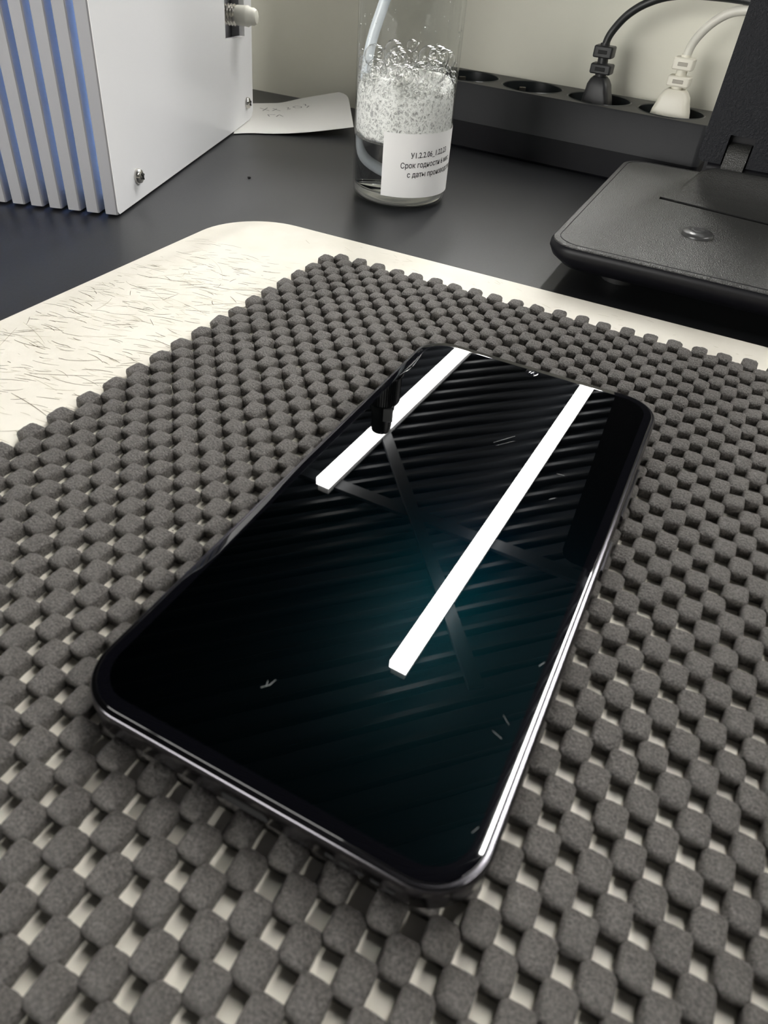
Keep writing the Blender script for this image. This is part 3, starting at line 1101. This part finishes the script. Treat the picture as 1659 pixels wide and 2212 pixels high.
# raised leather ramp at the hinge
rb = MB()
prof = [(0.098, 0.0), (0.106, 0.0004), (0.114, 0.0014), (0.120, 0.0032), (0.1245, 0.0058), (0.1275, 0.0085), (0.1293, 0.0098), (0.1315, 0.0103), (0.1335, 0.0101), (0.1335, 0.0)]
nx = 14
rings = []
for (y, h) in prof:
    rg = []
    for i in range(nx + 1):
        x = 0.0475 + (0.1315 - 0.0475) * i / nx
        e_ = min(i, nx - i)
        kk = 0.0 if e_ == 0 else (0.75 if e_ == 1 else 1.0)
        rg.append((x, y, BZ - 0.0003 + h * kk))
    rings.append(rg)
vs, fs = [], []
for r_ in rings:
    vs += r_
for a in range(len(prof) - 1):
    for i in range(nx):
        fs.append((a * (nx + 1) + i, a * (nx + 1) + i + 1, (a + 1) * (nx + 1) + i + 1, (a + 1) * (nx + 1) + i))
rb.add(vs, fs)
rb.build('hinge_ramp', MT['leather'], st, 50)
# upright plate with a notch at its foot, and the hinge tongue in it
UX0, UX1, UZ0, UZ1, UY, UT = 0.0490, 0.1300, 0.0295, 0.300, 0.1372, 0.011
nx0, nx1, nz = 0.0612, 0.0736, 0.0432
up_o = [(UX0 + 0.003, UZ0), (nx0, UZ0), (nx0, nz), (nx1, nz), (nx1, UZ0), (UX0 + UX1 - nx1, UZ0), (UX0 + UX1 - nx1, nz), (UX0 + UX1 - nx0, nz), (UX0 + UX1 - nx0, UZ0),
        (UX1 - 0.003, UZ0), (UX1 - 0.0008, UZ0 + 0.0012), (UX1, UZ0 + 0.004), (UX1, UZ1 - 0.01), (UX1 - 0.003, UZ1 - 0.003), (UX1 - 0.01, UZ1), (UX0 + 0.01, UZ1), (UX0 + 0.003, UZ1 - 0.003), (UX0, UZ1 - 0.01), (UX0, UZ0 + 0.004), (UX0 + 0.0008, UZ0 + 0.0012)]
ub = MB()
vt, ft = fill_with_holes(up_o, [], lambda x, y: (x, y))
ub.add([(x, UY, z) for (x, z) in vt], ft)
ub.add([(x, UY + UT, z) for (x, z) in vt], ft)
n = len(up_o)
ub.add([(x, UY, z) for (x, z) in up_o] + [(x, UY + UT, z) for (x, z) in up_o], [(i, (i + 1) % n, n + (i + 1) % n, n + i) for i in range(n)])
ub.build('upright', MT['stand_grain'], st, None)
for cx in ((nx0 + nx1) / 2, UX0 + UX1 - (nx0 + nx1) / 2):
    tg = MB()
    hw = (nx1 - nx0) / 2 - 0.0008
    path = [(UY - 0.0030, 0.0255), (UY - 0.0026, 0.030), (UY - 0.0012, 0.0345), (UY + 0.002, 0.0378), (UY + 0.006, 0.0390), (UY + 0.0095, 0.0385)]
    rg = []
    for (y, z) in path:
        rg.append([(cx - hw, y, z), (cx + hw, y, z), (cx + hw, y + 0.002, z - 0.0035), (cx - hw, y + 0.002, z - 0.0035)])
    tg.loft(rg)
    tg.build('hinge_tongue', MT['leather'], st, 40)
MB().box(((UX0 + UX1) / 2, UY + UT - 0.001, 0.0365), (UX1 - UX0 - 0.008, 0.002, 0.027)).build('back_cover', MT['stand_side'], st, None)
hg = MB().tube([(UX0 + 0.006, UY + 0.0055, 0.0262), (UX1 - 0.006, UY + 0.0055, 0.0262)], 0.0042, 18)
hg.build('hinge_barrel', MT['stand_side'], st, 50)
hb = MB().box(((UX0 + UX1) / 2, UY + 0.0055, 0.0205), (0.070, 0.010, 0.006))
hb.build('hinge_block', MT['stand_side'], st, None)

# ================================================================== SMALL BITS
def crumb(loc, size, label, cat='debris'):
    bm_ = bmesh.new()
    bmesh.ops.create_icosphere(bm_, subdivisions=2, radius=1.0)
    for v_ in bm_.verts:
        k = 1 + 0.35 * math.sin(7 * v_.co.x + 3 * v_.co.y) + 0.25 * math.sin(9 * v_.co.z + 5 * v_.co.x)
        v_.co = (v_.co.x * size[0] * k, v_.co.y * size[1] * k, max(0, (v_.co.z + 0.6)) * size[2])
    me_ = bpy.data.meshes.new('crumb')
    bm_.to_mesh(me_)
    bm_.free()
    me_.materials.append(MT['debris'])
    smooth(me_)
    o_ = bpy.data.objects.new('crumb', me_)
    COL.objects.link(o_)
    o_.location = loc
    return tag(o_, label, cat)


crumb((-0.172, 0.2945, 0.0), (0.0010, 0.0007, 0.0006), 'tiny black crumb on the desk between white box and bottle')
